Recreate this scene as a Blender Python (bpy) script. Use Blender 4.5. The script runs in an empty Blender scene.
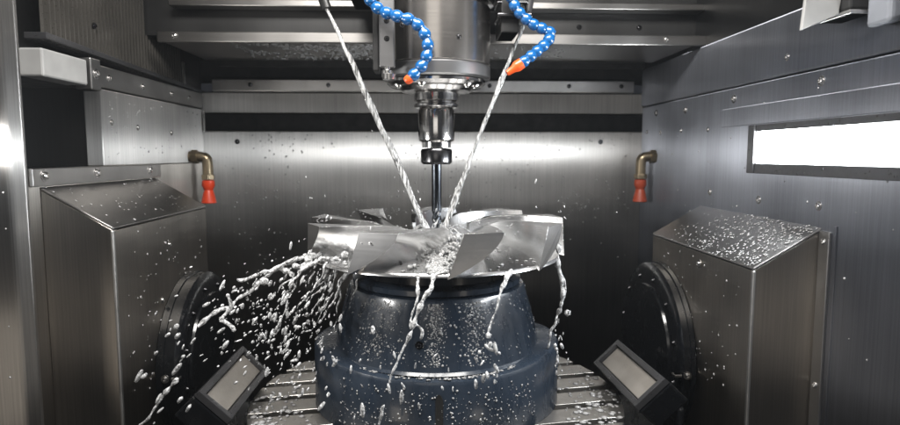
import bpy, bmesh, math, random
from mathutils import Vector, Matrix, noise
random.seed(7)
R = math.radians
scene = bpy.context.scene
col = scene.collection
V = Vector

# ------------------------------------------------------------------ materials
def nodes(name):
    m = bpy.data.materials.new(name); m.use_nodes = True
    nt = m.node_tree
    return m, nt, nt.nodes['Principled BSDF']

def setp(b, **k):
    for n, v in k.items():
        b.inputs[n.replace('_', ' ')].default_value = v

def texnoise(nt, scale_vec, scale=1.0, detail=3, rough=.55, coord='Object'):
    tc = nt.nodes.new('ShaderNodeTexCoord'); mp = nt.nodes.new('ShaderNodeMapping')
    mp.inputs['Scale'].default_value = scale_vec
    nt.links.new(tc.outputs[coord], mp.inputs['Vector'])
    nz = nt.nodes.new('ShaderNodeTexNoise'); nz.inputs['Scale'].default_value = scale
    nz.inputs['Detail'].default_value = detail; nz.inputs['Roughness'].default_value = rough
    nt.links.new(mp.outputs[0], nz.inputs['Vector'])
    return nz.outputs['Fac']

def maprange(nt, src, a, b, c, d):
    mr = nt.nodes.new('ShaderNodeMapRange')
    for i, v in zip((1, 2, 3, 4), (a, b, c, d)): mr.inputs[i].default_value = v
    nt.links.new(src, mr.inputs[0]); return mr.outputs[0]

def mathn(nt, op, a, b):
    n = nt.nodes.new('ShaderNodeMath'); n.operation = op
    for i, v in enumerate((a, b)):
        if isinstance(v, (int, float)): n.inputs[i].default_value = v
        else: nt.links.new(v, n.inputs[i])
    return n.outputs[0]

def mixcol(nt, fac, c1, c2):
    n = nt.nodes.new('ShaderNodeMix'); n.data_type = 'RGBA'
    nt.links.new(fac, n.inputs[0])
    n.inputs[6].default_value = (*c1, 1); n.inputs[7].default_value = (*c2, 1)
    return n.outputs[2]

def bump(nt, bsdf, h, strength, dist):
    b = nt.nodes.new('ShaderNodeBump'); b.inputs['Strength'].default_value = strength
    b.inputs['Distance'].default_value = dist
    nt.links.new(h, b.inputs['Height']); nt.links.new(b.outputs[0], bsdf.inputs['Normal'])
    return b

def steel(name, c=(.5, .49, .475), rough=.34, grain=(900, 900, 9), aniso=1.0, tangent=(0, 0, 1), var=.1, bs=.03, gv=.025, metal=1., cg=.04, core=0, core_r=.305, core_a=.76):
    m, nt, b = nodes(name)
    g = texnoise(nt, grain, 1, 2)
    sm = texnoise(nt, (7, 7, 5), 1, 2, .5)
    sm2 = texnoise(nt, (45, 45, 30), 1, 4, .6)
    r = mathn(nt, 'ADD', maprange(nt, g, .3, .7, rough - gv, rough + gv), maprange(nt, sm, .35, .7, -var, var))
    r = mathn(nt, 'ADD', r, maprange(nt, sm2, .3, .75, -var * .25, var * .25))
    nt.links.new(r, b.inputs['Roughness'])
    cc = mixcol(nt, maprange(nt, sm, .3, .7, 0, 1), tuple(x * .82 for x in c), tuple(min(1, x * 1.1) for x in c))
    gm = nt.nodes.new('ShaderNodeMix'); gm.data_type = 'RGBA'; gm.blend_type = 'MULTIPLY'; gm.inputs[0].default_value = 1
    g3 = texnoise(nt, tuple(v * .45 for v in grain), 1, 3, .7)
    cr_ = nt.nodes.new('ShaderNodeCombineColor'); gv3 = maprange(nt, g3, .3, .7, 1 - cg * 2, 1 + cg)
    for i in range(3): nt.links.new(gv3, cr_.inputs[i])
    nt.links.new(cc, gm.inputs[6]); nt.links.new(cr_.outputs[0], gm.inputs[7]); cc = gm.outputs[2]
    nt.links.new(cc, b.inputs['Base Color'])
    setp(b, Metallic=metal, Anisotropic=aniso)
    if aniso:
        # brushing runs along `tangent`; the highlight spreads across it
        ge = nt.nodes.new('ShaderNodeNewGeometry'); t = nt.nodes.new('ShaderNodeVectorMath'); t.operation = 'CROSS_PRODUCT'
        nt.links.new(ge.outputs['True Normal'], t.inputs[0]); t.inputs[1].default_value = tangent
        nt.links.new(t.outputs[0], b.inputs['Tangent'])
    bp = bump(nt, b, g, bs, .0004)
    if core:
        gl = nt.nodes.new('ShaderNodeBsdfAnisotropic'); mx = nt.nodes.new('ShaderNodeMixShader')
        gl.inputs['Roughness'].default_value = core_r; gl.inputs['Anisotropy'].default_value = -core_a
        nt.links.new(maprange(nt, sm, .3, .7, core_r - .015, core_r + .03), gl.inputs['Roughness'])
        nt.links.new(cc, gl.inputs['Color']); nt.links.new(t.outputs[0], gl.inputs['Tangent']); nt.links.new(bp.outputs[0], gl.inputs['Normal'])
        mx.inputs[0].default_value = core
        nt.links.new(b.outputs[0], mx.inputs[1]); nt.links.new(gl.outputs[0], mx.inputs[2])
        nt.links.new(mx.outputs[0], nt.nodes['Material Output'].inputs['Surface'])
    return m

def paint(name, c, rough=.3, coat=0., metallic=0., nscale=40, bumpd=.0006, bs=.3, streak=False):
    m, nt, b = nodes(name)
    n1 = texnoise(nt, (1, 1, .25 if streak else 1), nscale, 4)
    n2 = texnoise(nt, (1, 1, 1), 9, 4)
    cc = mixcol(nt, maprange(nt, n2, .35, .7, 0, 1), tuple(x * .75 for x in c), tuple(x * 1.2 for x in c))
    nt.links.new(cc, b.inputs['Base Color'])
    nt.links.new(maprange(nt, n1, .3, .7, max(.03, rough - .1), rough + .12), b.inputs['Roughness'])
    setp(b, Metallic=metallic, Coat_Weight=coat, Coat_Roughness=.08)
    bump(nt, b, n1, bs, bumpd)
    return m

def water(name, c=(1, 1, 1), trans=1., rough=.03, em=0):
    m, nt, b = nodes(name)
    setp(b, Base_Color=(*c, 1), Transmission_Weight=trans, Roughness=rough, IOR=1.33)
    return m

M = {}
M['wall'] = steel('brushed_steel_wall', (.48, .467, .45), .62, var=.02, core=.55, core_a=.79, cg=.10)
M['wall_blue'] = steel('brushed_steel_side', (.40, .42, .47), .44, var=.025, core=.4, cg=.08)
M['cover'] = steel('brushed_steel_cover', (.50, .47, .43), .40, var=.05, core=.3, cg=.08)
M['trim'] = steel('steel_trim', (.58, .57, .56), .32, grain=(60, 60, 60), aniso=.2, var=.025)
M['rail'] = steel('steel_rail', (.30, .29, .28), .36, var=.04, grain=(4, 500, 500), aniso=.6, tangent=(1, 0, 0))
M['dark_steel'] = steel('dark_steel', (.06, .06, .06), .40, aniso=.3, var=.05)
M['under'] = steel('shelf_steel', (.33, .32, .31), .36, var=.04, grain=(5, 300, 300), aniso=.3, tangent=(1, 0, 0))
M['black'] = paint('black_gap', (.002, .002, .002), .8)
M['gloss_black'] = paint('black_gloss_paint', (.005, .0055, .0065), .21, .35, nscale=60)
M['frame_black'] = paint('black_frame', (.03, .03, .032), .35, .2, nscale=120)
M['navy'] = paint('navy_paint', (.019, .0275, .041), .29, .3, nscale=55, streak=True, bumpd=.0012)
M['bellows'] = paint('bellows_grey', (.06, .056, .05), .34, .1, metallic=.3, nscale=400, bs=.05)
M['white_part'] = paint('light_grey_paint', (.34, .34, .335), .45)
M['grey_part'] = paint('grey_paint', (.16, .17, .19), .45)
M['pad'] = paint('pale_wear_plate', (.28, .26, .235), .38, 0, metallic=.35, nscale=180, bumpd=.0004)
M['spindle'] = steel('spindle_steel', (.50, .475, .45), .235, grain=(4, 4, 600), aniso=0, tangent=(0, 0, 1), var=.015, gv=.012)
M['spindle_dark'] = steel('spindle_band', (.26, .26, .265), .35, grain=(4, 4, 600), aniso=0, var=.03)
M['chrome'] = steel('ground_steel', (.72, .71, .70), .15, grain=(4, 4, 500), aniso=0, var=.04)
M['nut'] = steel('burnished_nut', (.10, .10, .105), .22, grain=(4, 4, 500), aniso=0, var=.04)
M['carbide'] = steel('carbide_tool', (.09, .10, .115), .22, grain=(4, 4, 500), aniso=0, var=.04)
M['alu'] = steel('machined_aluminium', (.90, .90, .90), .235, grain=(12, 12, 420), aniso=0, var=.02, gv=.012, bs=.035)
M['table'] = steel('table_steel', (.62, .60, .57), .33, grain=(200, 200, 200), aniso=0, var=.035, metal=.95)
M['brass'] = paint('brass_fitting', (.26, .21, .14), .34, 0, metallic=.85)
M['orange'] = paint('orange_plastic', (.80, .10, .015), .35, .2)
M['orange_shaded'] = paint('shaded_orange_plastic', (.34, .05, .018), .45)  # shade on the right wall nozzle put into its colour
M['orange_red'] = paint('orange_red_plastic', (.70, .055, .012), .35, .2)
M['blue'] = paint('blue_plastic', (.004, .085, .26), .28, .5, nscale=90, bs=.15)
M['bolt'] = steel('bolt_steel', (.66, .65, .64), .24, grain=(80, 80, 80), aniso=0, var=.03)
M['water'] = water('clear_water', (.96, .96, .96), .66, .04)
M['floor'] = paint('chip_chute', (.05, .05, .05), .5, 0, metallic=.5)

def splash_mat():
    m, nt, b = nodes('aerated_water')
    f = texnoise(nt, (1, 1, 1), 260, 3)
    nt.links.new(maprange(nt, f, .35, .65, .25, .92), b.inputs['Transmission Weight'])
    setp(b, Base_Color=(.95, .96, .97, 1), Roughness=.09, IOR=1.33)
    bump(nt, b, f, .35, .001)
    return m
def jet_mat():
    m, nt, b = nodes('jet_water')
    f = texnoise(nt, (1, 1, .06), 420, 3)
    nt.links.new(maprange(nt, f, .35, .65, .45, 1.0), b.inputs['Transmission Weight'])
    setp(b, Base_Color=(.97, .98, .98, 1), Roughness=.08, IOR=1.33)
    bump(nt, b, f, .5, .0012)
    return m
M['splash'] = splash_mat(); M['jet'] = jet_mat()

def lens_mat():
    m = bpy.data.materials.new('lamp_lens'); m.use_nodes = True
    nt = m.node_tree; b = nt.nodes['Principled BSDF']
    setp(b, Base_Color=(.9, .9, .9, 1), Emission_Color=(.93, .97, 1, 1), Emission_Strength=LENS)
    return m
LENS = 76; BLOOM_DENSITY = .007
M['lens'] = lens_mat()

# ------------------------------------------------------------------ geometry helpers
def tag(o, label=None, cat=None, group=None, kind=None):
    if label: o['label'] = label
    if cat: o['category'] = cat
    if group: o['group'] = group
    if kind: o['kind'] = kind
    return o

def link(name, bm, mat, parent=None, smooth=False, bevel=0., loc=None, seg=2):
    me = bpy.data.meshes.new(name)
    if smooth == 'auto':
        bmesh.ops.recalc_face_normals(bm, faces=bm.faces)
        for e in bm.edges:
            if len(e.link_faces) == 2 and e.calc_face_angle(0) > R(32): e.smooth = False
        for f in bm.faces: f.smooth = True
    elif smooth:
        for f in bm.faces: f.smooth = True
    bm.to_mesh(me); bm.free()
    me.materials.append(M[mat] if isinstance(mat, str) else mat)
    o = bpy.data.objects.new(name, me); col.objects.link(o)
    if loc: o.location = loc
    if parent: o.parent = parent
    if bevel:
        md = o.modifiers.new('bevel', 'BEVEL'); md.width = bevel; md.segments = seg
        md.limit_method = 'ANGLE'; md.angle_limit = R(40)
    return o

def empty(name, loc, label, cat, group=None):
    o = bpy.data.objects.new(name, None); col.objects.link(o); o.location = loc
    o.empty_display_size = .05
    return tag(o, label, cat, group)

def copy_to(o, parent=None, loc=None, rot=None):
    c = o.copy(); col.objects.link(c)
    if parent: c.parent = parent
    if loc is not None: c.location = loc
    if rot is not None: c.rotation_euler = rot
    return c

def box(bm, x0, x1, y0, y1, z0, z1):
    vs = [bm.verts.new((x, y, z)) for z in (z0, z1) for y in (y0, y1) for x in (x0, x1)]
    for f in ((0, 2, 3, 1), (4, 5, 7, 6), (0, 1, 5, 4), (2, 6, 7, 3), (0, 4, 6, 2), (1, 3, 7, 5)):
        bm.faces.new([vs[i] for i in f])
    return bm

def B(*a): return box(bmesh.new(), *a)

def prism(bm, top, bot):
    n = len(top)
    a = [bm.verts.new(p) for p in top]; b = [bm.verts.new(p) for p in bot]
    bm.faces.new(a); bm.faces.new(b[::-1])
    for i in range(n):
        j = (i + 1) % n
        bm.faces.new((a[j], a[i], b[i], b[j]))
    bmesh.ops.recalc_face_normals(bm, faces=bm.faces)
    return bm

def lathe(bm, prof, seg=64, axis='Z', c=(0, 0, 0), close=True):
    rings = []
    for r, h in prof:
        ring = []
        for i in range(seg):
            a = 2 * math.pi * i / seg
            u, v = r * math.cos(a), r * math.sin(a)
            p = {'Z': (u, v, h), 'X': (h, u, v), 'Y': (u, h, v)}[axis]
            ring.append(bm.verts.new((p[0] + c[0], p[1] + c[1], p[2] + c[2])))
        rings.append(ring)
    for a, b in zip(rings, rings[1:]):
        for i in range(seg):
            j = (i + 1) % seg
            bm.faces.new((a[i], a[j], b[j], b[i]))
    if close:
        for ring in (rings[0], rings[-1]):
            bm.faces.new(ring)
    bmesh.ops.recalc_face_normals(bm, faces=bm.faces)
    return bm

def tube(bm, pts, rad, seg=10):
    pts = [V(p) for p in pts]; n = len(pts)
    if not callable(rad):
        r0 = rad; rad = lambda t, a: r0
    t0 = (pts[1] - pts[0]).normalized()
    u = t0.orthogonal().normalized(); rings = []
    for i, p in enumerate(pts):
        t = (pts[min(i + 1, n - 1)] - pts[max(i - 1, 0)]).normalized()
        u = (u - t * u.dot(t)).normalized(); w = t.cross(u)
        rings.append([bm.verts.new(p + (u * math.cos(2 * math.pi * k / seg) + w * math.sin(2 * math.pi * k / seg)) * rad(i / (n - 1), 2 * math.pi * k / seg)) for k in range(seg)])
    for a, b in zip(rings, rings[1:]):
        for k in range(seg):
            bm.faces.new((a[k], a[(k + 1) % seg], b[(k + 1) % seg], b[k]))
    bm.faces.new(rings[0][::-1]); bm.faces.new(rings[-1])
    bmesh.ops.recalc_face_normals(bm, faces=bm.faces)
    return bm

def spline(pts, n):
    pts = [V(p) for p in pts]; P = [pts[0]] + pts + [pts[-1]]; out = []
    m = len(pts) - 1
    for i in range(n):
        t = i / (n - 1) * m; k = min(int(t), m - 1); t -= k
        a, b, c, d = P[k], P[k + 1], P[k + 2], P[k + 3]
        out.append(.5 * ((2 * b) + (c - a) * t + (2 * a - 5 * b + 4 * c - d) * t * t + (3 * b - a - 3 * c + d) * t ** 3))
    return out

# button-head bolt, axis along +Y of its own (rotated for other faces)
def bolt_bm(r=.006):
    bm = lathe(bmesh.new(), [(r * .45, -r * .45), (r * .5, -r * .8), (r * .85, -r * .6), (r, -r * .2), (r, r * .3)], 14, 'Y')
    lathe(bm, [(r * 1.45, -r * .12), (r * 1.5, r * .05), (r * 1.5, r * .2)], 16, 'Y')
    return bm
BOLT = {}
def bolt(parent, loc, face='-Y', r=.006, mat='bolt'):
    rot = {'-Y': (0, 0, 0), '+X': (0, 0, R(90)), '-X': (0, 0, R(-90)), '-Z': (R(90), 0, 0), '+Z': (R(-90), 0, 0)}[face]
    k = (r, mat)
    loc = V(loc) - V(parent.location)
    if k not in BOLT:
        BOLT[k] = link('bolt', bolt_bm(r), mat, parent, smooth='auto'); o = BOLT[k]
        o.location = loc; o.rotation_euler = rot
    else:
        o = copy_to(BOLT[k], parent, loc, rot)
    return o

# ------------------------------------------------------------------ setting: the machine cabin
XL, XR, YB = -.576, .581, 1.60
CX, CY = .02, 1.05          # spindle / table axis

fl = tag(link('floor', B(-1.1, 1.1, -.6, 1.9, -.96, -.90), 'floor'), 'dark sloping floor of the machining cabin under the table', 'floor', kind='structure')
ce = tag(link('ceiling', B(-1.1, 1.1, .75, 1.9, .62, .66), 'black'), 'dark cabin ceiling above the spindle', 'ceiling', kind='structure')

bw = tag(link('back_wall', B(-.74, .74, YB, YB + .03, -.90, .063), 'wall', bevel=.003), 'brushed steel back wall behind the impeller with a bright streak of lamplight', 'wall', kind='structure')
link('recess', B(-.74, .74, YB + .05, YB + .07, .05, .125), 'black', bw)
link('recess_lip', B(-.576, .581, YB + .031, YB + .049, .055, .062), 'dark_steel', bw)
link('upper_panel', B(-.74, .74, YB - .002, YB + .03, .108, .163), 'wall', bw, bevel=.003)
link('flange', B(-.548, .555, YB - .008, YB + .03, .1635, .196), 'trim', bw, bevel=.003)
link('rear_gap', B(-.74, .74, YB + .035, YB + .05, .19, .62), 'black', bw)
for x in (-.45, -.25, .17, .38, .52): bolt(bw, (x, YB - .008, .181), '-Y', .004, 'nut')
for x in (-.49, .47): bolt(bw, (x, YB, .035), '-Y', .0045, 'nut')

lw = tag(link('left_wall', B(XL - .03, XL, 1.106, YB - .001, -.02, .118), 'wall', bevel=.002), 'brushed steel left wall of the cabin beside the sloped cover', 'wall', kind='structure')
link('lower_panel', B(XL - .03, XL - .001, .896, YB - .001, -.90, -.0205), 'cover', lw)
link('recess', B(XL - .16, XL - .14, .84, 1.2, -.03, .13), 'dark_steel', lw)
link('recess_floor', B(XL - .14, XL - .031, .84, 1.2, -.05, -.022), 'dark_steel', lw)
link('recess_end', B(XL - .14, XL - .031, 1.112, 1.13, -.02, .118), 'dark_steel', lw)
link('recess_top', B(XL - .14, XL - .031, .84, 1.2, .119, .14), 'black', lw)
for y, z in ((1.14, .06), (1.24, .055), (1.40, .05)): bolt(lw, (XL, y, z), '+X', .004, 'bolt')
bolt(lw, (XL - .139, 1.03, .11), '+X', .009)
link('void_panel', B(XL - .1, XL - .08, .5, 1.65, .12, .62), 'black', lw)

rw = tag(link('right_wall', B(XR, XR + .03, .25, YB - .001, -.90, .126), 'wall_blue', bevel=.002), 'brushed steel right wall of the cabin around the lit work lamp', 'wall', kind='structure')
link('upper_panel', B(XR - .005, XR + .03, .25, YB - .003, .1275, .225), 'wall_blue', rw, bevel=.003)
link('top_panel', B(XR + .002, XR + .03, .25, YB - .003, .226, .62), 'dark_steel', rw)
link('seam_strip', B(XR - .003, XR, .815, .822, -.9, -.10), 'wall_blue', rw, bevel=.001)
for y, z in ((1.50, .105), (1.33, .10), (1.12, .105), (.87, .108)): bolt(rw, (XR, y, z), '-X', .0055)
for y, z in ((1.56, .06), (1.47, .055), (1.35, .055), (1.22, .052)): bolt(rw, (XR, y, z), '-X', .0035)
for y, z in ((1.2, -.075), (1.02, -.078), (.86, -.075)): bolt(rw, (XR, y, z), '-X', .005)
bolt(rw, (XR - .005, .95, .155), '-X', .004)

# ------------------------------------------------------------------ overhead shelf and beam
sh = empty('overhead_shelf', (.03, 1.25, .235), 'long overhead steel shelf with a bright front lip and drops under it', 'shelf')
def loc_link(name, bm, mat, parent, **k):
    bmesh.ops.translate(bm, verts=bm.verts, vec=-V(parent.location))
    return link(name, bm, mat, parent, **k)
loc_link('front_lip', B(-.535, .596, 1.25, 1.262, .226, .247), 'rail', sh, bevel=.002)
loc_link('underside', B(-.53, .566, 1.262, 1.50, .229, .237), 'under', sh, bevel=.001)
loc_link('rear_edge', B(-.50, .55, 1.501, 1.515, .215, .24), 'black', sh)
bolt(sh, (.50, 1.25, .238), '-Y', .0045)
bolt(sh, (-.50, 1.25, .238), '-Y', .0045)
be = empty('machine_beam', (.03, 1.33, .3), 'dark cross beam with thin pale rail behind the spindle at the top', 'beam')
loc_link('beam_body', B(-.60, .64, 1.30, 1.40, .248, .60), 'dark_steel', be)
loc_link('rail', B(-.515, .60, 1.262, 1.298, .300, .314), 'rail', be, bevel=.002)
for x in (.33, .46, .2): bolt(be, (x, 1.30, .272), '-Y', .004, 'nut')

# ------------------------------------------------------------------ left side furniture
bl = empty('bellows_cover', (XL, 1.2, .17), 'grey pleated bellows way cover above the left wall channel', 'bellows')
bm = bmesh.new()
prof = []
n = 40
for i in range(n):
    y = .964 + (1.47 - .964) * i / n; q = (1.47 - .964) / n
    for dy, dx in ((0, -.010), (.55, -.009), (.62, 0), (.9, 0), (.97, -.009)):
        prof.append((XL + dx, y + q * dy, .175 - .018 * (y - .964) / .66))
top = [bm.verts.new((x, y, .60)) for x, y, z in prof]; bot = [bm.verts.new(p) for p in prof]
for i in range(len(prof) - 1): bm.faces.new((bot[i], bot[i + 1], top[i + 1], top[i]))
bmesh.ops.translate(bm, verts=bm.verts, vec=-V(bl.location))
link('pleats', bm, 'bellows', bl)
bm = bmesh.new(); prism(bm, [(XL + .004, .955, .176), (XL + .004, 1.62, .158), (XL + .004, 1.62, .166), (XL + .004, .955, .186)], [(XL - .03, .955, .176), (XL - .03, 1.62, .158), (XL - .03, 1.62, .166), (XL - .03, .955, .186)])
loc_link('lower_edge', bm, 'frame_black', bl, bevel=.001)
loc_link('end_plate', B(XL - .02, XL, 1.474, 1.597, .162, .60), 'dark_steel', bl)
loc_link('end_seam', B(XL, XL + .004, 1.478, 1.484, .166, .22), 'trim', bl)
bolt(bl, (XL, 1.1, .225), '+X', .004, 'nut')

ch = empty('wall_channel', (XL, 1.3, .14), 'bolted steel channel strip running along the left wall under the bellows', 'channel')
loc_link('strip', B(XL - .02, XL + .005, 1.098, YB - .01, .1195, .158), 'trim', ch, bevel=.002)
loc_link('bracket', B(XL - .02, XL + .008, 1.066, 1.097, .112, .166), 'trim', ch, bevel=.002)
for y in (1.13, 1.26, 1.40, 1.5): bolt(ch, (XL + .005, y, .138), '+X', .0045)
bolt(ch, (XL + .008, 1.081, .14), '+X', .006)
loc_link('corner_pin', B(XL + .006, XL + .010, 1.585, 1.589, .06, .115), 'bolt', ch)

bm = bmesh.new(); box(bm, XL - .03, XL + .006, .938, 1.058, .1175, .160)
tag(link('guard_block', bm, 'white_part', bevel=.003), 'pale grey block under the bellows at the upper left corner', 'block')

post = tag(link('door_post', B(-.602, -.574, .885, .895, -.9, .6), 'trim', bevel=.003), 'narrow upright steel strip beside the sloped left cover', 'post')
for z in (-.16, .01): bolt(post, (-.588, .885, z), '-Y', .004)
bm = bmesh.new(); prism(bm, [(-.535, .80, -.9), (-.80, .80, -.9), (-.80, .80, .6), (-.535, .80, .6)], [(-.535, .83, -.9), (-.80, .83, -.9), (-.80, .83, .6), (-.535, .83, .6)])
tag(link('door_panel', bm, 'wall', bevel=.006, seg=3), 'wide brushed steel door panel at the far left edge', 'door panel')

def cover(name, xo, xi, yf, yb, zo, zi, label, side):
    s = 1 if side == 'L' else -1
    root = empty(name, ((xo + xi) / 2, (yf + yb) / 2, -.9), label, 'cover', 'sloped sheet metal covers')
    t = .0025
    # slope, front, inner panels each a folded sheet of its own
    bm = bmesh.new()
    prism(bm, [(xo, yf, zo), (xi, yf, zi), (xi, yb, zi), (xo, yb, zo)], [(xo, yf, zo - .004), (xi, yf, zi - .004), (xi, yb, zi - .004), (xo, yb, zo - .004)])
    loc_link('sloped_top', bm, 'cover_top', root, bevel=.0015)
    bm = bmesh.new()
    prism(bm, [(xo, yf + .001, -.9), (xi - s * .001, yf + .001, -.9), (xi - s * .001, yf + .001, zi - .005), (xo, yf + .001, zo - .005)], [(xo, yf + .006, -.9), (xi - s * .001, yf + .006, -.9), (xi - s * .001, yf + .006, zi - .005), (xo, yf + .006, zo - .005)])
    loc_link('front_panel', bm, 'cover', root, bevel=.001)
    a, b = sorted((xi - s * .0012, xi - s * .006))
    loc_link('inner_panel', B(a, b, yf + .007, yb, -.9, zi - .005), 'cover', root, bevel=.001)
    # paler strip on the folded corner, its highlight put into the colour
    a, b = sorted((xi + s * .0012, xi - s * .0035))
    loc_link('corner_highlight', B(a, b, yf - .003, yf + .004, -.9, zi - .004), 'edge', root, bevel=.0024, seg=3)
    return root
M['edge'] = steel('edge_highlight_steel', (.75, .74, .72), .36, grain=(80, 80, 80), aniso=0, var=.02)
M['cover_top'] = steel('sloped_cover_steel', (.40, .39, .38), .33, grain=(300, 300, 300), aniso=.0, var=.025)
lc = cover('sloped_cover', XL, -.472, .922, 1.307, -.048, -.109, 'brushed steel cover with a sloped top under the dark recess on the left wall', 'L')
loc_link('wall_flange', B(XL + .0005, XL + .006, .897, 1.325, -.047, -.0195), 'trim', lc, bevel=.0015)
for y in (.925, 1.07, 1.27): bolt(lc, (XL + .006, y, -.031), '+X', .0065)
bolt(lc, (-.4732, 1.12, -.165), '+X', .004); bolt(lc, (-.4732, 1.08, -.26), '+X', .004)
rc = cover('sloped_cover', XR, .481, .85, 1.242, -.106, -.165, 'brushed steel cover with a wet sloped top below the lit work lamp', 'R')
loc_link('wall_flange', B(XR - .005, XR - .0005, .826, .849, -.9, -.11), 'trim', rc, bevel=.0015)
for z in (-.125, -.34): bolt(rc, (XR - .003, .838, z), '-X', .0055)
bolt(rc, (.4798, 1.02, -.19), '-X', .005)

# ------------------------------------------------------------------ work lamp
lp = empty('work_lamp', (XR, .80, .013), 'long glowing rectangular work lamp set in the right wall', 'lamp')
y0, y1, z0, z1 = .60, 1.015, -.0135, .0395
loc_link('lens', B(XR - .0105, XR - .002, y0, y1, z0, z1), 'lens', lp)
fb = bmesh.new()
box(fb, XR - .017, XR - .0005, y1 + .0005, y1 + .020, z0 - .018, z1 + .012)
box(fb, XR - .014, XR - .0005, y0 - .02, y1, z0 - .018, z0 - .0005)
box(fb, XR - .014, XR - .0005, y0 - .02, y1, z1 + .0005, z1 + .012)
loc_link('bezel', fb, 'frame_black', lp, bevel=.001)
loc_link('mounting_plate', B(XR - .002, XR - .0004, .55, 1.16, z1 + .014, .088), 'wall_blue', lp, bevel=.001)

# upper right fittings
br = empty('door_bracket', (.5, .72, .2), 'pale angled steel bracket high on the right wall', 'bracket')
bm = bmesh.new(); prism(bm, [(.478, .76, .158), (.525, .76, .178), (.54, .76, .30), (.49, .76, .30)], [(.478, .766, .158), (.525, .766, .178), (.54, .766, .30), (.49, .766, .30)])
loc_link('plate', bm, 'white_part', br, bevel=.001)
loc_link('block', B(.528, .556, .745, .80, .181, .30), 'black', br, bevel=.003)
loc_link('lower_lip', B(.526, .557, .742, .80, .175, .180), 'trim', br, bevel=.001)
bm = bmesh.new(); prism(bm, [(.545, .70, .155), (.62, .70, .172), (.62, .70, .4), (.545, .70, .4)], [(.545, .74, .155), (.62, .74, .172), (.62, .74, .4), (.545, .74, .4)])
tag(link('corner_housing', bm, 'grey_part', bevel=.006, seg=3), 'smooth grey housing cut off by the upper right corner of the picture', 'housing')

# ------------------------------------------------------------------ spindle
sp = empty('spindle_head', (CX, CY, .125), 'large cylindrical steel spindle head hanging from the top between two blue hoses', 'spindle')
Z = lambda z: z - .125
link('housing', lathe(bmesh.new(), [(.05, Z(.151)), (.0905, Z(.151)), (.092, Z(.1525)), (.092, Z(.245)), (.088, Z(.251)), (.05, Z(.252))], 128), 'spindle', sp, smooth='auto')
link('lower_band', lathe(bmesh.new(), [(.05, Z(.127)), (.089, Z(.127)), (.0925, Z(.13)), (.0925, Z(.148)), (.091, Z(.150)), (.05, Z(.1505))], 128), 'spindle_dark', sp, smooth='auto')
link('upper_flange', lathe(bmesh.new(), [(.05, Z(.2525)), (.096, Z(.2525)), (.104, Z(.257)), (.107, Z(.262)), (.107, Z(.285)), (.05, Z(.29))], 128), 'chrome', sp, smooth='auto')
link('head_body', B(-.16, .16, -.05, .2, Z(.291), Z(.6)), 'dark_steel', sp, bevel=.004)
link('nose_ring', lathe(bmesh.new(), [(.03, Z(.108)), (.060, Z(.108)), (.066, Z(.114)), (.078, Z(.1155)), (.0845, Z(.121)), (.0845, Z(.1255)), (.05, Z(.1265))], 96), 'chrome', sp, smooth='auto')
for a in (235, 262, 290, 312):
    bolt(sp, (CX + .107 * math.cos(R(a)), CY + .107 * math.sin(R(a)), .273), '-Y', .0045, 'nut')
bolt(sp, (CX + .034, CY - .0865, .186), '-Y', .0028, 'nut'); bolt(sp, (CX - .055, CY - .076, .205), '-Y', .0028, 'nut')
for a in (210, 250, 312, 330):
    bolt(sp, (CX + .073 * math.cos(R(a)), CY + .073 * math.sin(R(a)), .1155), '-Z', .0055)
# sensor strip on the left flank
sb = loc_link('sensor_strip', B(-.070, -.046, .945, .957, .135, .252), 'spindle_dark', sp, bevel=.002)
for z in (.178, .205):
    o = bolt(sp, (-.058, .945, z), '-Y', .003, 'black')  # black heads stand in for the dark of two holes
loc_link('sensor_arm', B(-.080, -.071, .95, .99, .13, .262), 'black', sp, bevel=.002)
bm = lathe(bmesh.new(), [(.006, .118), (.0085, .121), (.0085, .13), (.005, .132), (.005, .142)], 20, 'Z', (-.058, .95, 0))
loc_link('jet_screw', bm, 'bolt', sp, smooth='auto')
bm = lathe(bmesh.new(), [(.006, .113), (.010, .115), (.010, .123), (.006, .125)], 20, 'Z', (-.054, .935, 0))
loc_link('jet_screw', bm, 'bolt', sp, smooth='auto')
# cluttered fittings either side, above
for (x0, x1, ya, yb, za, zb, mt) in ((-.13, -.085, .98, 1.05, .262, .29, 'dark_steel'), (.125, .155, 1.0, 1.08, .20, .29, 'dark_steel'), (.118, .175, .99, 1.05, .222, .229, 'nut'), (.118, .17, 1.0, 1.05, .246, .25, 'nut'), (-.20, -.12, 1.0, 1.05, .275, .29, 'nut')):
    loc_link('fitting', B(x0, x1, ya, yb, za, zb), mt, sp, bevel=.002)

th = empty('tool_holder', (CX, CY, -.016), 'shiny steel tool holder clamped under the spindle nose', 'tool holder')
q = lambda z: z + .016
link('gripper_collar', lathe(bmesh.new(), [(.02, q(.081)), (.036, q(.081)), (.0385, q(.083)), (.0385, q(.0865)), (.034, q(.089)), (.034, q(.0905)), (.0385, q(.093)), (.0385, q(.105)), (.036, q(.1075)), (.02, q(.1078))], 64), 'chrome', th, smooth='auto')
bm = lathe(bmesh.new(), [(.02, q(.013)), (.0255, q(.013)), (.0255, q(.022)), (.0315, q(.026)), (.0315, q(.075)), (.029, q(.0805)), (.02, q(.0808))], 64)
link('body', bm, 'chrome', th, smooth='auto')
link('collet_nut', lathe(bmesh.new(), [(.011, q(-.016)), (.0235, q(-.016)), (.0275, q(-.012)), (.0275, q(.007)), (.0255, q(.0105)), (.011, q(.0125))], 64), 'nut', th, smooth='auto')
em = empty('end_mill', (CX, CY, -.142), 'slim dark end mill cutting down into the impeller hub', 'end mill')
link('shank', lathe(bmesh.new(), [(.0088, .045), (.0088, .127)], 32), 'carbide', em, smooth='auto')
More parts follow.
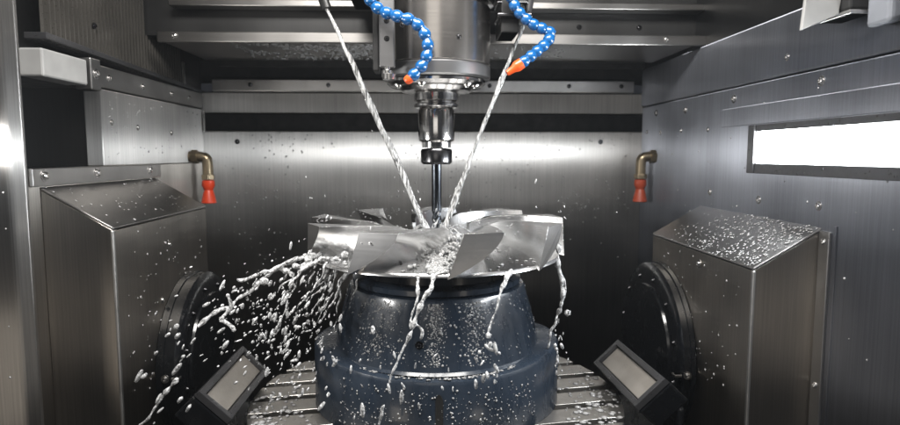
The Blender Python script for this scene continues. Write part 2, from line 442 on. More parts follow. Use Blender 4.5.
bm = bmesh.new()
N = 40; rings = []
for i in range(N + 1):
    z = .044 * i / N; tw = z / .03 * math.pi
    rings.append([bm.verts.new(((.0062 + .0022 * math.cos(4 * (k / 24 * 2 * math.pi) + 0)) * math.cos(k / 24 * 2 * math.pi + tw), (.0062 + .0022 * math.cos(4 * (k / 24 * 2 * math.pi))) * math.sin(k / 24 * 2 * math.pi + tw), z)) for k in range(24)])
for a, b in zip(rings, rings[1:]):
    for k in range(24): bm.faces.new((a[k], a[(k + 1) % 24], b[(k + 1) % 24], b[k]))
bm.faces.new(rings[0][::-1]); bm.faces.new(rings[-1])
link('fluted_tip', bm, 'carbide', em, smooth=True)

# ------------------------------------------------------------------ blue segmented hoses
def seg_bm(r=.0092):
    return lathe(bmesh.new(), [(r * .5, -r * .95), (r * .72, -r * .9), (r * .98, -r * .35), (r, 0), (r * .9, r * .45), (r * .68, r * .75), (r * .66, r * 1.05), (r * .5, r * 1.1)], 22)
SEG = None
def hose(pts, n, label, nozzle_dir, nozzle_mat, nl):
    global SEG
    P = spline(pts, 200)
    # equal spacing
    L = [0]
    for a, b in zip(P, P[1:]): L.append(L[-1] + (b - a).length)
    root = empty('coolant_hose', P[0], label, 'hose', 'blue segmented coolant hoses')
    def at(d):
        for i in range(len(P) - 1):
            if L[i + 1] >= d:
                t = (d - L[i]) / max(1e-9, L[i + 1] - L[i]); return P[i].lerp(P[i + 1], t), (P[i + 1] - P[i]).normalized()
        return P[-1], (P[-1] - P[-2]).normalized()
    for k in range(n):
        p, t = at(L[-1] * (k + .5) / n)
        rot = (-t).to_track_quat('Z', 'Y').to_euler()
        if SEG is None:
            SEG = link('hose_segment', seg_bm(), 'blue', root, smooth=True); o = SEG
        else: o = copy_to(SEG, root)
        o.location = p - P[0]; o.rotation_euler = rot
    d = V(nozzle_dir).normalized()
    nz = link('nozzle', lathe(bmesh.new(), [(.0086, -.004), (.0092, .006), (.0082, .010), (.006, .014), (.0045, max(.0145, nl)), (.003, max(.0145, nl)), (.003, .010)], 20), nozzle_mat, root, smooth='auto')
    if nl < .01: nz.scale = (.78, .78, .62)
    nz.location = P[-1] - P[0]; nz.rotation_euler = d.to_track_quat('Z', 'Y').to_euler()
    return root
hose([(-.086, .93, .240), (-.075, .93, .224), (-.057, .925, .212), (-.036, .92, .205), (-.017, .92, .199), (-.001, .92, .183), (.005, .92, .160), (-.001, .92, .139), (-.012, .92, .125), (-.022, .92, .115)], 11,
     'blue segmented coolant hose curving down in front of the spindle', (-.75, .1, -.55), 'orange', .003)
hose([(.135, .98, .258), (.146, .98, .234), (.159, .98, .220), (.174, .98, .209), (.192, .98, .201), (.203, .98, .194), (.195, .975, .179), (.179, .97, .165), (.163, .965, .152), (.152, .965, .144)], 12,
     'blue segmented coolant hose bent back on itself to the right of the spindle', (-.8, -.05, -.55), 'orange', .026)

def pipe(pts, label, mat='frame_black'):
    root = empty('coolant_pipe', pts[-1], label, 'pipe', 'dark coolant pipes feeding the jets')
    bm = tube(bmesh.new(), [V(p) - V(pts[-1]) for p in spline(pts, 16)], .0065, 14); link('pipe', bm, mat, root, smooth='auto')
    t = (V(pts[-1]) - V(pts[-2])).normalized()
    bm = tube(bmesh.new(), [t * -.018, t * .001], .0085, 14); link('tip', bm, 'dark_steel', root, smooth='auto')
    return root
pipe([(-.185, 1.0, .34), (-.178, 1.0, .30), (-.166, 1.0, .262), (-.158, 1.0, .236)], 'dark coolant pipe at the top left of the spindle feeding the long slanting jet')
pipe([(.185, 1.03, .34), (.182, 1.03, .30), (.176, 1.03, .25), (.168, 1.03, .222)], 'dark coolant pipe behind the bent blue hose on the right')

# elbow nozzles on the rear corners
def elbow(x, s, label, noz, y=1.5):
    root = empty('wall_nozzle', (x, y, -.03), label, 'nozzle', 'elbow nozzles on the cabin walls')
    P = spline([(-s * .050, 0, .026), (-s * .018, 0, .026), (-s * .004, 0, .022), (0, 0, .010), (0, 0, -.025)], 24)
    el = link('elbow', tube(bmesh.new(), P, .0125, 16), 'brass', root, smooth='auto')
    link('nut', tube(bmesh.new(), [(-s * .036, 0, .026), (-s * .022, 0, .026)], .0175, 6), 'brass', el, bevel=.001)
    link('nut', tube(bmesh.new(), [(0, 0, -.018), (0, 0, -.030)], .0165, 6), 'brass', el, bevel=.001)
    link('nozzle', lathe(bmesh.new(), [(.011, -.031), (.0145, -.033), (.0155, -.045), (.012, -.052), (.0105, -.056), (.0135, -.066), (.018, -.087), (.016, -.0885), (.008, -.086)], 28), noz, root, smooth='auto')
    return root
elbow(-.533, 1, 'brass elbow with an orange nozzle pointing down by the left wall', 'orange_red')
elbow(.545, -1, 'elbow with an orange nozzle coloured as in shade pointing down by the right wall', 'orange_shaded')

# ------------------------------------------------------------------ rotary table, cradle, trunnions
TZ = -.43
tb = empty('rotary_table', (CX, CY, TZ), 'round slotted steel machine table under the navy pedestal', 'table')
TR = .326
link('platter', lathe(bmesh.new(), [(.05, -.10), (TR - .03, -.10), (TR, -.085), (TR, -.022), (.05, -.022)], 128), 'dark_steel', tb, smooth='auto')
bm = bmesh.new(); ang = R(9); pitch = .066; gap = .019
k = -7
while k <= 7:
    a, b = k * pitch - pitch / 2 + gap / 2, k * pitch + pitch / 2 - gap / 2
    a2, b2 = max(a, -TR + .002), min(b, TR - .002)
    if b2 > a2 + .004:
        pts = []
        for i in range(13):
            y = a2 + (b2 - a2) * i / 12; pts.append((math.sqrt(max(0, TR * TR - y * y)), y))
        for i in range(12, -1, -1):
            y = a2 + (b2 - a2) * i / 12; pts.append((-math.sqrt(max(0, TR * TR - y * y)), y))
        c, s = math.cos(ang), math.sin(ang)
        t3 = [(x * c - y * s, x * s + y * c, 0) for x, y in pts]
        prism(bm, t3, [(x, y, -.0215) for x, y, z in t3])
    k += 1
link('slotted_top', bm, 'table', tb, bevel=.0045, seg=3)
bm = lathe(bmesh.new(), [(TR + .0008, -.03), (TR + .004, -.034), (TR + .004, -.05), (TR + .0008, -.054)], 128, close=False)
link('rim_band', bm, 'dark_steel', tb, smooth='auto')

cr = empty('swivel_cradle', (CX, CY, -.6), 'black swivel cradle with pale plates on its sloping arms either side of the table', 'cradle')
loc_link('cradle_body', B(-.40, .44, .86, 1.30, -.72, -.535), 'gloss_black', cr, bevel=.02, seg=3)
def arm(c4, s):
    # c4: back outer, back inner, front inner, front outer on the sloping face
    c4 = [V(p) for p in c4]
    n = (c4[1] - c4[0]).cross(c4[3] - c4[0]).normalized()
    if n.z < 0: n = -n
    th = .045
    a = bmesh.new(); prism(a, c4, [p - n * th for p in c4])
    ar = loc_link('arm', a, 'gloss_black', cr, bevel=.004)
    ctr = sum(c4, V()) / 4
    u = (c4[1] - c4[0]).normalized(); w = (c4[3] - c4[0]).normalized()
    def inset(m, h): return [p + n * h + u * (m if i in (0, 3) else -m) + w * (m if i in (0, 1) else -m) for i, p in enumerate(c4)]
    # raised frame of four bars
    fr = bmesh.new(); o = inset(.0005, .0); i_ = inset(.0125, .0); o2 = inset(.0015, .011); i2 = inset(.0115, .011)
    for k in range(4):
        j = (k + 1) % 4
        vs = [fr.verts.new(p) for p in (o[k], o[j], i_[j], i_[k], o2[k], o2[j], i2[j], i2[k])]
        for f in ((4, 5, 6, 7), (0, 1, 5, 4), (2, 3, 7, 6), (0, 3, 2, 1)): fr.faces.new([vs[q] for q in f])
    bmesh.ops.recalc_face_normals(fr, faces=fr.faces)
    fo = loc_link('frame', fr, 'frame_black', cr, bevel=.001)
    p1 = inset(.0135, .0045); p0 = inset(.0135, .0005)
    pd = bmesh.new(); prism(pd, p1, p0); po = loc_link('wear_plate', pd, 'pad', cr, bevel=.001)
    fo.parent = ar; po.parent = ar; return ar
arm([(-.349, 1.105, -.360), (-.299, 1.10, -.410), (-.303, .893, -.410), (-.349, .885, -.360)], 1)
arm([(.375, 1.105, -.357), (.328, 1.11, -.406), (.338, .905, -.406), (.385, .90, -.357)], -1)
for (xa, xb) in ((-.362, -.352), (.40, .41)):
    bm = bmesh.new(); box(bm, xa, xb, .90, 1.2, -.56, -.40)
    loc_link('side_cheek', bm, 'gloss_black', cr, bevel=.004)

def trunnion(xc, xf, yc, zc, r, label):
    s = 1 if xf > xc else -1
    root = empty('trunnion_bearing', (xc, yc, zc), label, 'bearing', 'black trunnion bearings on either side of the table')
    d = abs(xf - xc)
    P = [(r * .5, 0), (r * 1.0, 0), (r * 1.0, d * .28), (r * .985, d * .30), (r * .985, d * .72), (r * .95, d * .88), (r * .88, d * .97), (r * .80, d), (r * .3, d)]
    link('drum', lathe(bmesh.new(), [(a, s * b) for a, b in P], 96, 'X'), 'gloss_black', root, smooth='auto')
    link('face_plate', lathe(bmesh.new(), [(a, s * b) for a, b in ((r * .2, d + .0005), (r * .74, d + .0005), (r * .73, d + .005), (r * .5, d + .006), (r * .2, d + .006))], 96, 'X'), 'gloss_black', root, smooth='auto')
    for k in range(12):
        a = 2 * math.pi * k / 12 + .2
        o = bolt(root, (xc + s * (d + .0005), yc + .87 * r * .96 * math.cos(a), zc + .83 * r * math.sin(a)), '+X' if s > 0 else '-X', .004, 'nut')
    return root
lt = trunnion(-.4715, -.430, 1.198, -.394, .162, 'black trunnion bearing drum beside the left cover half hidden by spray')
rt = trunnion(.480, .452, 1.185, -.387, .17, 'black trunnion bearing drum on the right cover with a bright highlight')
for root, x, s in ((lt, -.455, 1), (rt, .464, -1)):
    yq = 1.198 if s > 0 else 1.185; rr = .162 if s > 0 else .17
    bolt(root, (x, yq - rr - .001, -.39), '-Y', .005)
    loc_link('index_bar', B(*sorted((x + s * .010, x + s * .024)), yq - rr - .002, yq - rr + .01, -.393, -.388), 'trim', root, bevel=.001)

# ------------------------------------------------------------------ navy pedestal fixture
pd = empty('fixture_pedestal', (CX, CY, TZ), 'wet navy blue conical pedestal carrying the impeller on the slotted table', 'pedestal')
h = lambda z: z - TZ
bm = bmesh.new(); rings = []
for rr, zz in ((.1, .0005), (1, .0005), (1, h(-.326)), (.985, h(-.3205)), (.955, h(-.318)), (.75, h(-.3165)), (.1, h(-.3165))):
    ring = []
    for k in range(160):
        a = 2 * math.pi * k / 160; cc = abs(math.cos(a)) ** 3
        rad = (.195 + .020 * cc) * rr if rr > .2 else .1
        ring.append(bm.verts.new((rad * math.cos(a), rad * math.sin(a), zz - (.014 * (1 - cc) if zz > .05 else 0))))
    rings.append(ring)
for a, b in zip(rings, rings[1:]):
    for k in range(160): bm.faces.new((a[k], a[(k + 1) % 160], b[(k + 1) % 160], b[k]))
bm.faces.new(rings[0]); bm.faces.new(rings[-1]); bmesh.ops.recalc_face_normals(bm, faces=bm.faces)
link('base', bm, 'navy', pd, smooth='auto')
link('cone', lathe(bmesh.new(), [(.1, h(-.329)), (.1845, h(-.329)), (.180, h(-.325)), (.178, h(-.318)), (.172, h(-.290)), (.165, h(-.262)), (.158, h(-.240)), (.1545, h(-.226)), (.152, h(-.2215)), (.147, h(-.2205)), (.1, h(-.220))], 160), 'navy', pd, smooth='auto')
link('collar', lathe(bmesh.new(), [(.08, h(-.2195)), (.144, h(-.2195)), (.147, h(-.217)), (.147, h(-.209)), (.140, h(-.206)), (.132, h(-.203)), (.132, h(-.1795)), (.08, h(-.179))], 160), 'navy', pd, smooth='auto')
# keyhole slot on the front of the base, its dark depth painted as a black patch
def frontpatch(name, a0, a1, za, zb, r, mat, arch=False):
    bm = bmesh.new(); n = 10; lo, hi, lo2, hi2 = [], [], [], []
    for i in range(n + 1):
        a = a0 + (a1 - a0) * i / n
        zt = zb - (abs(2 * i / n - 1) ** 2) * .010 if arch else zb
        c, s = math.cos(a), math.sin(a)
        lo.append(bm.verts.new((r * c, r * s, h(za)))); hi.append(bm.verts.new((r * c, r * s, h(zt))))
    for i in range(n): bm.faces.new((lo[i], lo[i + 1], hi[i + 1], hi[i]))
    o = link(name, bm, mat, pd)
    md = o.modifiers.new('solid', 'SOLIDIFY'); md.thickness = .002
    return o
frontpatch('slot', R(-91.8), R(-88.4), -.4285, -.352, .1958, 'black', True)
for a, z, r_ in ((-100, -.285, .1725),):
    c, s = math.cos(R(a)), math.sin(R(a))
    bolt(pd, (CX + r_ * c, CY + r_ * s, z), '-Y', .0042, 'nut')

# ------------------------------------------------------------------ impeller
ip = empty('impeller', (CX, CY, -.178), 'bright machined aluminium impeller with saw tooth blades on the navy pedestal', 'impeller')
RO = .222; ZB = -.178
hz = lambda z: z - ZB
def hubz(r): 
    t = max(0, min(1, (r - .05) / (RO - .05)))
    return -.147 - .024 * t ** 1.3
prof = [(.05, 0.0)] + [(RO - .060, -.002), (RO - .045, 0.0), (RO - .012, .003), (RO - .009, .0045), (RO - .010, hz(hubz(RO)))]
for i in range(14, -1, -1):
    r = .05 + (RO - .012 - .05) * i / 14; prof.append((r, hz(hubz(r)) + .0))
prof += [(.045, hz(-.139)), (.03, hz(-.1385))]
link('hub_disc', lathe(bmesh.new(), prof, 160), 'alu', ip, smooth='auto')
bm = bmesh.new(); rings = []
NR = 18
for i in range(NR + 1):
    t = i / NR; r = RO + .0005 - (RO - .078) * t
    off = .70 * t ** 1.1
    w = .215 * (1 - t) ** 1.7 + .060 + .03 * t
    zt = -.110 - .006 * t ** 2 - (.010 * max(0, t - .75) / .25); zb = hubz(r) - .003
    ring = []
    th0 = off
    lean = .11 * (1 - t)
    ring.append((th0, zt)); ring.append((th0 + w, zt))
    for k in range(1, 8):
        s = k / 7
        ring.append((th0 + w - (w + lean) * .97 * (s ** 1.7 * (1 - .45 * t) + s * .45 * t), zt + (zb - zt) * s))
    ring.append((th0 - lean, zb))
    rings.append([bm.verts.new((r * math.cos(a), r * math.sin(a), hz(z))) for a, z in ring])
m = len(rings[0])
for a, b in zip(rings, rings[1:]):
    for k in range(m): bm.faces.new((a[k], a[(k + 1) % m], b[(k + 1) % m], b[k]))
bm.faces.new(rings[0]); bm.faces.new(rings[-1][::-1])
bmesh.ops.recalc_face_normals(bm, faces=bm.faces)
blade = link('blade', bm, 'alu', ip, smooth='auto', bevel=.0007)
A0 = R(-90 - 31)
blade.rotation_euler = (0, 0, A0)
for k in range(1, 9): copy_to(blade, ip, None, (0, 0, A0 + k * 2 * math.pi / 9))

# ------------------------------------------------------------------ water
ICO = {}
def ico(n):
    if n not in ICO:
        b = bmesh.new(); bmesh.ops.create_icosphere(b, subdivisions=n, radius=1)
        b.verts.ensure_lookup_table()
        ICO[n] = ([v.co.copy() for v in b.verts], [tuple(v.index for v in f.verts) for f in b.faces]); b.free()
    return ICO[n]
class Blobs:
    def __init__(s): s.v = []; s.f = []
    def add(s, p, r, ax=None, stretch=1., flat=None, n=1):
        vs, fs = ico(n); k = len(s.v); p = V(p)
        if flat is not None:
            q = V((0, 0, 1)).rotation_difference(flat)
            for v in vs: s.v.append(p + q @ V((v.x * r, v.y * r, max(v.z, -.15) * r * stretch)))
        elif ax is not None:
            q = V((0, 0, 1)).rotation_difference(ax.normalized())
            for v in vs: s.v.append(p + q @ V((v.x * r, v.y * r, v.z * r * stretch)))
        else:
            for v in vs: s.v.append(p + v * r)
        s.f += [tuple(i + k for i in f) for f in fs]
    def build(s, name, mat, parent=None, remesh=0, smooth_it=0):
        me = bpy.data.meshes.new(name); me.from_pydata([tuple(v) for v in s.v], [], s.f)
        me.polygons.foreach_set('use_smooth', [True] * len(me.polygons))
        me.materials.append(M[mat]); o = bpy.data.objects.new(name, me); col.objects.link(o)
        if parent: o.parent = parent
        if remesh:
            md = o.modifiers.new('remesh', 'REMESH'); md.mode = 'VOXEL'; md.voxel_size = remesh; md.use_smooth_shade = True
            if smooth_it:
                m2 = o.modifiers.new('smooth', 'SMOOTH'); m2.iterations = smooth_it; m2.factor = .5
        return o

def strand(bl, pts, r0, r1, wob=.004, step=.0022, lump=.5, seed=0):
    P = spline(pts, 60); L = sum((b - a).length for a, b in zip(P, P[1:])); n = max(8, int(L / step))
    P = spline(pts, n)
    for i, p in enumerate(P):
        t = i / (n - 1)
        o = noise.noise_vector(V((seed * 7.3, t * L * 45, seed))) * wob * min(1, t * 6)
        k = 1 + lump * noise.noise(V((seed * 3.1 + 50, t * L * 90, 0))) * 1.6
        bl.add(p + o, max(.0009, (r0 + (r1 - r0) * t) * k * .74))

def stream(name, label, fn, parts_group='coolant streams flung off the impeller', remesh=.001, it=4):
    b = Blobs(); fn(b)
    o = b.build(name, 'splash' if it < 9 else 'jet', None, remesh, it)
    return tag(o, label, 'water stream', parts_group)

# jets
def jet(a, b, r0, r1, label, seed):
    a, b = V(a), V(b); bl = Blobs(); L = (b - a).length
    t = (b - a).normalized(); u = t.orthogonal().normalized(); w = t.cross(u)
    n = int(L / .0016)
    for s in range(3):
        for i in range(n):
            f = i / (n - 1)
            rr = r0 + (r1 - r0) * f
            nv = noise.noise_vector(V((seed * 11 + s * 4.7, f * L * 9, s * 2.3)))
            nw = noise.noise_vector(V((seed * 5 + s * 9.1, f * L * 34, 7)))
            amp = rr * (.55 + .75 * f)
            sag = V((0, 0, 1)) * .006 * math.sin(f * math.pi)
            p = a.lerp(b, f) + sag + (u * nv.x + w * nv.y) * amp + (u * nw.x + w * nw.y) * rr * .25
            bl.add(p, rr * (.56 + .18 * noise.noise(V((seed + 9, f * L * 22, s * 5)))))
    for k in range(26):
        f = 1 - .5 * random.random() ** 2; rr = r1 * 2.2 * f
        bl.add(a.lerp(b, f) + u * random.gauss(0, rr) + w * random.gauss(0, rr), random.uniform(.0009, .0018), t, 2.4)
    o = bl.build('coolant_jet', 'jet', None, .001, 3)
    return tag(o, label, 'water jet', 'coolant jets')
jet((-.158, .9995, .234), (.004, 1.0, -.128), .0048, .0068, 'long slanting coolant jet from the upper left to the hub', 1)
jet((.1675, 1.03, .220), (.034, 1.01, -.125), .0048, .0066, 'slanting coolant jet from the bent hose on the right to the hub', 2)

def spray_left(b):
    rim = (-.165, .955, -.158)
    strand(b, [rim, (-.205, .945, -.163), (-.235, .94, -.178), (-.268, .93, -.205), (-.298, .92, -.232), (-.314, .915, -.252)], .0062, .0038, .006, seed=1)
    strand(b, [(-.175, .95, -.158), (-.225, .935, -.172), (-.255, .93, -.185), (-.285, .92, -.192)], .0052, .0042, .006, seed=2)
    strand(b, [(-.298, .92, -.232), (-.313, .92, -.236), (-.33, .915, -.248), (-.347, .91, -.26)], .004, .0055, .004, seed=3)
    strand(b, [(-.298, .92, -.232), (-.305, .92, -.215)], .004, .005, .003, seed=33)
    strand(b, [(-.314, .915, -.252), (-.300, .915, -.262), (-.296, .915, -.270)], .004, .0055, .003, seed=4)
    strand(b, [(-.16, .945, -.162), (-.20, .935, -.185), (-.232, .93, -.212)], .0046, .0024, .006, seed=5)
    for k in range(15):
        x = -.10 - .10 * random.random(); y = .925 + .04 * random.random() - .2 * max(0, (x + .16))
        dx = -.012 - .05 * random.random(); dz = -.04 - .07 * random.random()
        strand(b, [(x, y, -.166), (x + dx * .4, y - .006, -.17 + dz * .45), (x + dx, y - .012, -.17 + dz)], .0034, .0014, .007, seed=10 + k, lump=.7)
    for k in range(14):
        t = random.random()
        b.add((-.12 - .16 * t + random.uniform(-.01, .01), .95 - .02 * t, -.160 - .035 * t + random.uniform(-.008, .008)), random.uniform(.004, .008))
stream('water_splash', 'wide white spray thrown off the left side of the impeller in branching strands', spray_left)

def spray_front(b):
    strand(b, [(.012, .84, -.168), (.008, .822, -.185), (-.004, .815, -.205), (-.014, .812, -.232), (-.028, .81, -.258), (-.040, .808, -.285), (-.050, .806, -.315)], .0058, .0026, .005, seed=40)
    strand(b, [(-.012, .838, -.170), (-.010, .825, -.188), (-.016, .82, -.215), (-.022, .815, -.24)], .0042, .0028, .005, seed=41)
    strand(b, [(-.014, .812, -.232), (-.004, .812, -.242), (-.006, .812, -.252)], .003, .0045, .003, seed=42)
    strand(b, [(.03, .842, -.166), (.012, .84, -.17)], .005, .006, .003, seed=43)
    strand(b, [(-.058, .803, -.345), (-.062, .802, -.365), (-.072, .80, -.40)], .0026, .004, .004, seed=44)
stream('water_splash', 'white water stream running down the front middle of the navy pedestal', spray_front)
def spray_right(b):
    strand(b, [(.118, .862, -.172), (.112, .85, -.188), (.105, .845, -.212), (.096, .842, -.235), (.090, .84, -.256)], .004, .0024, .004, seed=50)
    strand(b, [(.126, .868, -.170), (.114, .852, -.19)], .005, .004, .004, seed=51)
    b.add((.09, .84, -.259), .005)
stream('water_splash', 'thin crooked water strand on the right front of the navy pedestal', spray_right)
def spray_far(b):
    strand(b, [(.222, .985, -.150), (.224, .98, -.18), (.226, .975, -.215), (.228, .972, -.245), (.218, .97, -.268), (.210, .968, -.29), (.202, .966, -.318)], .0062, .0034, .006, seed=60, lump=.7)
    strand(b, [(.225, .98, -.19), (.232, .975, -.22), (.228, .972, -.245)], .003, .003, .004, seed=61)
    b.add((.236, .97, -.262), .0062)
stream('water_splash', 'wavy white water stream falling clear of the right edge of the impeller', spray_far)
def spray_low(b):
    strand(b, [(-.37, .88, -.332), (-.385, .878, -.35), (-.405, .875, -.375), (-.425, .872, -.40)], .0048, .003, .005, seed=70)
stream('water_splash', 'short white streak of water at the lower left in front of the bearing', spray_low)

# foam on the hub, under the jets
def foam(b):
    for k in range(330):
        a = random.random() * 2 * math.pi; r = .012 + .095 * random.random() ** .8
        x, y = CX - .005 + r * math.cos(a), CY - .03 + r * math.sin(a) * 1.25
        rr = math.hypot(x - CX, y - CY)
        if rr > .19: continue
        b.add((x, y, hubz(rr) + .001 + .010 * random.random() * (1 - r / .11)), random.uniform(.004, .0085) * (1.25 - r / .12))
    for k in range(7):
        x0 = random.uniform(-.03, .03)
        strand(b, [(CX + x0 * .5, .985, -.146), (CX - .004 + x0 * .8, .93, -.152), (CX - .006 + x0 * .6, .875, -.160), (CX - .010 + x0 * .5, .842, -.168)], .0046, .0040, .006, seed=120 + k)
    for k in range(90):
        t = random.random()
        b.add((CX - .006 * t + random.gauss(0, .016), .985 - .14 * t, -.147 - .018 * t), random.uniform(.003, .0055))
    for k in range(16):
        a = random.random() * 6.28; d = random.uniform(.02, .06)
        strand(b, [(CX + .012 * math.cos(a), CY - .02 + .012 * math.sin(a), -.135), (CX + d * .6 * math.cos(a), CY - .02 + d * .6 * math.sin(a), -.118 - .01 * random.random()), (CX + d * math.cos(a), CY - .02 + d * math.sin(a), -.134)], .0034, .002, .005, seed=90 + k)
stream('water_pool', 'churning white water around the end mill on the impeller hub', foam, 'coolant streams flung off the impeller', .001, 14)

# flying drops
fb_ = Blobs()
def drops(n, cx, cy, cz, sx, sy, sz, r0, r1, vel):
    for k in range(n):
        p = V((random.gauss(cx, sx), random.gauss(cy, sy), random.gauss(cz, sz)))
        if p.z < TZ + .01 and math.hypot(p.x - CX, p.y - CY) < .34: continue
        if math.hypot(p.x - CX, p.y - CY) < .216: 
            d = V((p.x - CX, p.y - CY)).normalized() * .222; p.x = CX + d.x; p.y = CY + d.y
        r = r0 + (r1 - r0) * random.random() ** 2.5
        v = V(vel) + V((random.gauss(0, .3), random.gauss(0, .2), random.gauss(0, .3)))
        fb_.add(p, r * .8, v, random.choice((1.4, 2.0, 2.8, 3.6)), n=2)
drops(300, -.205, .92, -.25, .04, .02, .05, .0008, .0036, (-.5, 0, -1))
drops(110, -.28, .91, -.25, .045, .03, .04, .0008, .0034, (-1, 0, -.8))
drops(45, -.19, .87, -.335, .04, .02, .04, .0012, .004, (-.2, 0, -1))
drops(26, -.36, .88, -.31, .03, .02, .045, .0015, .005, (-.8, 0, -1))
drops(22, -.03, .80, -.33, .05, .01, .04, .0014, .0042, (0, 0, -1))
drops(16, .09, .825, -.31, .012, .005, .04, .0016, .0048, (0, 0, -1))
drops(18, .215, .95, -.32, .02, .01, .03, .0014, .0042, (0, 0, -1))
drops(34, .02, .97, -.10, .12, .05, .025, .0007, .0018, (0, 0, 1))
tag(fb_.build('flying_droplets', 'splash'), kind='stuff')

# drops clinging to surfaces
def cling(name, n, o, u, v, nrm, r0, r1, flat=.45, bias=None, mat='water', pw=3):
    b = Blobs(); o, u, v, nrm = V(o), V(u), V(v), V(nrm).normalized(); k = 0
    while k < n:
        s, t = random.random(), random.random()
        if bias and random.random() > bias(s, t): continue
        b.add(o + u * s + v * t, r0 + (r1 - r0) * random.random() ** pw, flat=nrm, stretch=flat); k += 1
    return tag(b.build(name, mat), kind='stuff')
clus = lambda s, t, f=5, off=0: max(0, .5 + 1.4 * noise.noise(V((s * f + off, t * f, off))))
cling('wall_droplets', 900, (-.56, YB - .0005, -.30), (1.12, 0, 0), (0, 0, .36), (0, -1, 0), .0006, .0028, bias=lambda s, t: clus(s, t) * (.25 + t) * (1.15 - abs(s - .5)))
cling('shelf_droplets', 900, (-.40, 1.27, .2285), (.42, 0, 0), (0, .22, 0), (0, 0, -1), .002, .0062, .6, bias=lambda s, t: (1.1 - t) * clus(s, t, 4, 3) * 1.3)
cling('shelf_droplets', 110, (.02, 1.27, .2285), (.30, 0, 0), (0, .2, 0), (0, 0, -1), .002, .005, .6)
sl = V((.481 - XR, 0, -.165 + .106))
cling('cover_droplets', 900, (XR - .002, .853, -.1055), (sl.x, 0, sl.z), (0, .33, 0), (-sl.z * -1, 0, .1), .0007, .0026, .28, bias=lambda s, t: (1.15 - t) ** 1.5 * (.6 + .5 * clus(s, t, 5, 8)), pw=2)
cling('cover_droplets', 70, (XL + .002, .925, -.0475), (.1, 0, -.059), (0, .37, 0), (.059, 0, .1), .001, .003, .5)
cling('wall_droplets', 110, (-.4712, .95, -.40), (0, .34, 0), (0, 0, .28), (1, 0, 0), .001, .0032, .5)
cling('wall_droplets', 80, (.4795, .88, -.40), (0, .34, 0), (0, 0, .22), (-1, 0, 0), .001, .003, .5)
cling('wall_droplets', 110, (XR - .0005, .5, -.30), (0, 1.0, 0), (0, 0, .40), (-1, 0, 0), .001, .0028, .5)
cling('wall_droplets', 90, (XL + .0005, 1.12, -.01), (0, .45, 0), (0, 0, .12), (1, 0, 0), .001, .003, .5)
cling('wall_droplets', 90, (-.66, .7995, -.45), (.115, 0, 0), (0, 0, .6), (0, -1, 0), .001, .0026, .5)
# beads on the pedestal cone and base
b = Blobs()
prof = [(.178, -.318), (.172, -.290), (.165, -.262), (.158, -.240), (.1545, -.226)]
for k in range(1500):
    a = R(random.choice((random.uniform(-178, -2), random.gauss(-125, 7), random.gauss(-92, 3), random.gauss(-70, 4)))); t = random.random() * 3.999; i = int(t); t -= i
    r = prof[i][0] + (prof[i + 1][0] - prof[i][0]) * t; z = prof[i][1] + (prof[i + 1][1] - prof[i][1]) * t
    b.add((CX + r * math.cos(a), CY + r * math.sin(a), z), .0005 + .0018 * random.random() ** 3, flat=V((math.cos(a), math.sin(a), .35)).normalized(), stretch=.55)
for k in range(420):
    a = R(random.uniform(-140, -40)); z = random.uniform(-.42, -.345); q_ = .1955 + .02 * abs(math.cos(a)) ** 3
    b.add((CX + q_ * math.cos(a), CY + q_ * math.sin(a), z), .0006 + .0016 * random.random() ** 3, flat=V((math.cos(a), math.sin(a), 0)), stretch=.5)
for k in range(150):
    a = R(random.uniform(-175, -5)); r = random.uniform(.182, .19); a = R(random.uniform(-130, -50))
    b.add((CX + r * math.cos(a), CY + r * math.sin(a), -.3315 + .014 * abs(math.cos(a)) ** 3), .001 + .003 * random.random() ** 2.5, flat=V((0, 0, 1)), stretch=.35)
tag(b.build('pedestal_droplets', 'water'), kind='stuff')
b = Blobs()
for k in range(900):
    a = random.uniform(-math.pi, 0) + (.0 if random.random() < .8 else math.pi); r = .215 + .105 * math.sqrt(random.random())
    b.add((CX + r * math.cos(a), CY + r * math.sin(a), TZ + .0005), .0012 + .006 * random.random() ** 3, flat=V((0, 0, 1)), stretch=.4)
tag(b.build('table_droplets', 'water'), kind='stuff')

b = Blobs()
for k in range(240):
    a = random.uniform(-math.pi, .6); r = .08 + .13 * math.sqrt(random.random())
    b.add((CX + r * math.cos(a), CY + r * math.sin(a), hubz(r) + .0005), .0008 + .0042 * random.random() ** 3, flat=V((0, 0, 1)), stretch=.35)
for k in range(260):
    a = random.uniform(0, 6.283); r = .10 + .118 * random.random()
    b.add((CX + r * math.cos(a), CY + r * math.sin(a), -.1095 - .004 * (1 - r / .22)), .0006 + .0016 * random.random() ** 2, flat=V((0, 0, 1)), stretch=.5)
tag(b.build('impeller_droplets', 'water'), kind='stuff')

# ------------------------------------------------------------------ thin volume added to mimic lens bloom around the lamp
m = bpy.data.materials.new('lamp_bloom_volume'); m.use_nodes = True; nt = m.node_tree
nt.nodes.remove(nt.nodes['Principled BSDF'])
pv = nt.nodes.new('ShaderNodeVolumePrincipled'); pv.inputs['Color'].default_value = (.86, .92, 1, 1)
pv.inputs['Density'].default_value = BLOOM_DENSITY; pv.inputs['Anisotropy'].default_value = .45
nt.links.new(pv.outputs[0], nt.nodes['Material Output'].inputs['Volume']); M['bloom'] = m
tag(link('lamp_bloom', B(-2.6, 2.6, -2.2, 2.4, -1.9, 1.3), 'bloom'), kind='stuff')

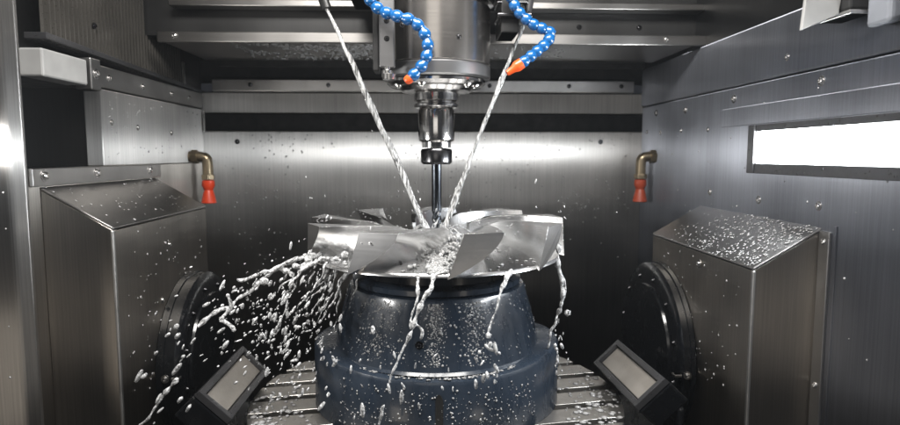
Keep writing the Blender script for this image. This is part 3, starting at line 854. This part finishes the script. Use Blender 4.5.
# ------------------------------------------------------------------ light
def area(name, loc, target, sx, sy, power, c=(1, 1, 1)):
    l = bpy.data.lights.new(name, 'AREA'); l.shape = 'RECTANGLE'; l.size = sx; l.size_y = sy; l.energy = power; l.color = c
    o = bpy.data.objects.new(name, l); col.objects.link(o); o.location = loc
    o.rotation_euler = (V(target) - V(loc)).to_track_quat('-Z', 'Y').to_euler()
    return o
# unseen lamp added at the left to carry the wall streak across
area('left_streak_fill', (-.56, .69, .013), (.0, .69, .013), .18, .05, 3.3, (1, .98, .95))
# unseen overhead fill, added to brighten the impeller tops and the water
area('overhead_fill', (.0, .60, .64), (.02, 1.0, -.2), .8, .26, 23.0, (1, .97, .93))
# unseen soft fill added in front for the pedestal and water
area('front_fill', (-.3, -1.6, .75), (0, 1., -.15), 1.2, .7, 3.0, (1, .95, .88))
# two unseen warm panels, added to brighten the cover fronts
area('cover_fill', (-1.5, -1.3, -1.25), (-.5, .9, -.35), .7, 1.1, 7.0, (1, .89, .76))
area('cover_fill', (1.75, -1.3, -1.35), (.5, .9, -.35), .8, 1.1, 6.5, (1, .90, .78))

w = bpy.data.worlds.new('World'); scene.world = w; w.use_nodes = True
w.node_tree.nodes['Background'].inputs[0].default_value = (.8, .85, 1, 1)
w.node_tree.nodes['Background'].inputs[1].default_value = .02

# ------------------------------------------------------------------ camera
cd = bpy.data.cameras.new('camera'); cam = bpy.data.objects.new('camera', cd); col.objects.link(cam)
cd.lens = 24; cd.sensor_width = 36; cd.clip_start = .02; cd.clip_end = 50
yaw, pit = R(2.375), R(5.474)
fw = V((math.sin(yaw) * math.cos(pit), math.cos(yaw) * math.cos(pit), -math.sin(pit)))
cam.rotation_euler = fw.to_track_quat('-Z', 'Y').to_euler()
cd.dof.use_dof = True; cd.dof.focus_distance = .95; cd.dof.aperture_fstop = 3.8
scene.camera = cam

scene.view_settings.view_transform = 'Standard'; scene.view_settings.look = 'None'
scene.view_settings.exposure = 0; scene.view_settings.gamma = 1
scene.render.engine = 'CYCLES'
cy = scene.cycles
cy.use_denoising = True; cy.max_bounces = 10; cy.glossy_bounces = 6; cy.transmission_bounces = 8; cy.diffuse_bounces = 3
cy.sample_clamp_indirect = 4; cy.caustics_reflective = False; cy.caustics_refractive = False
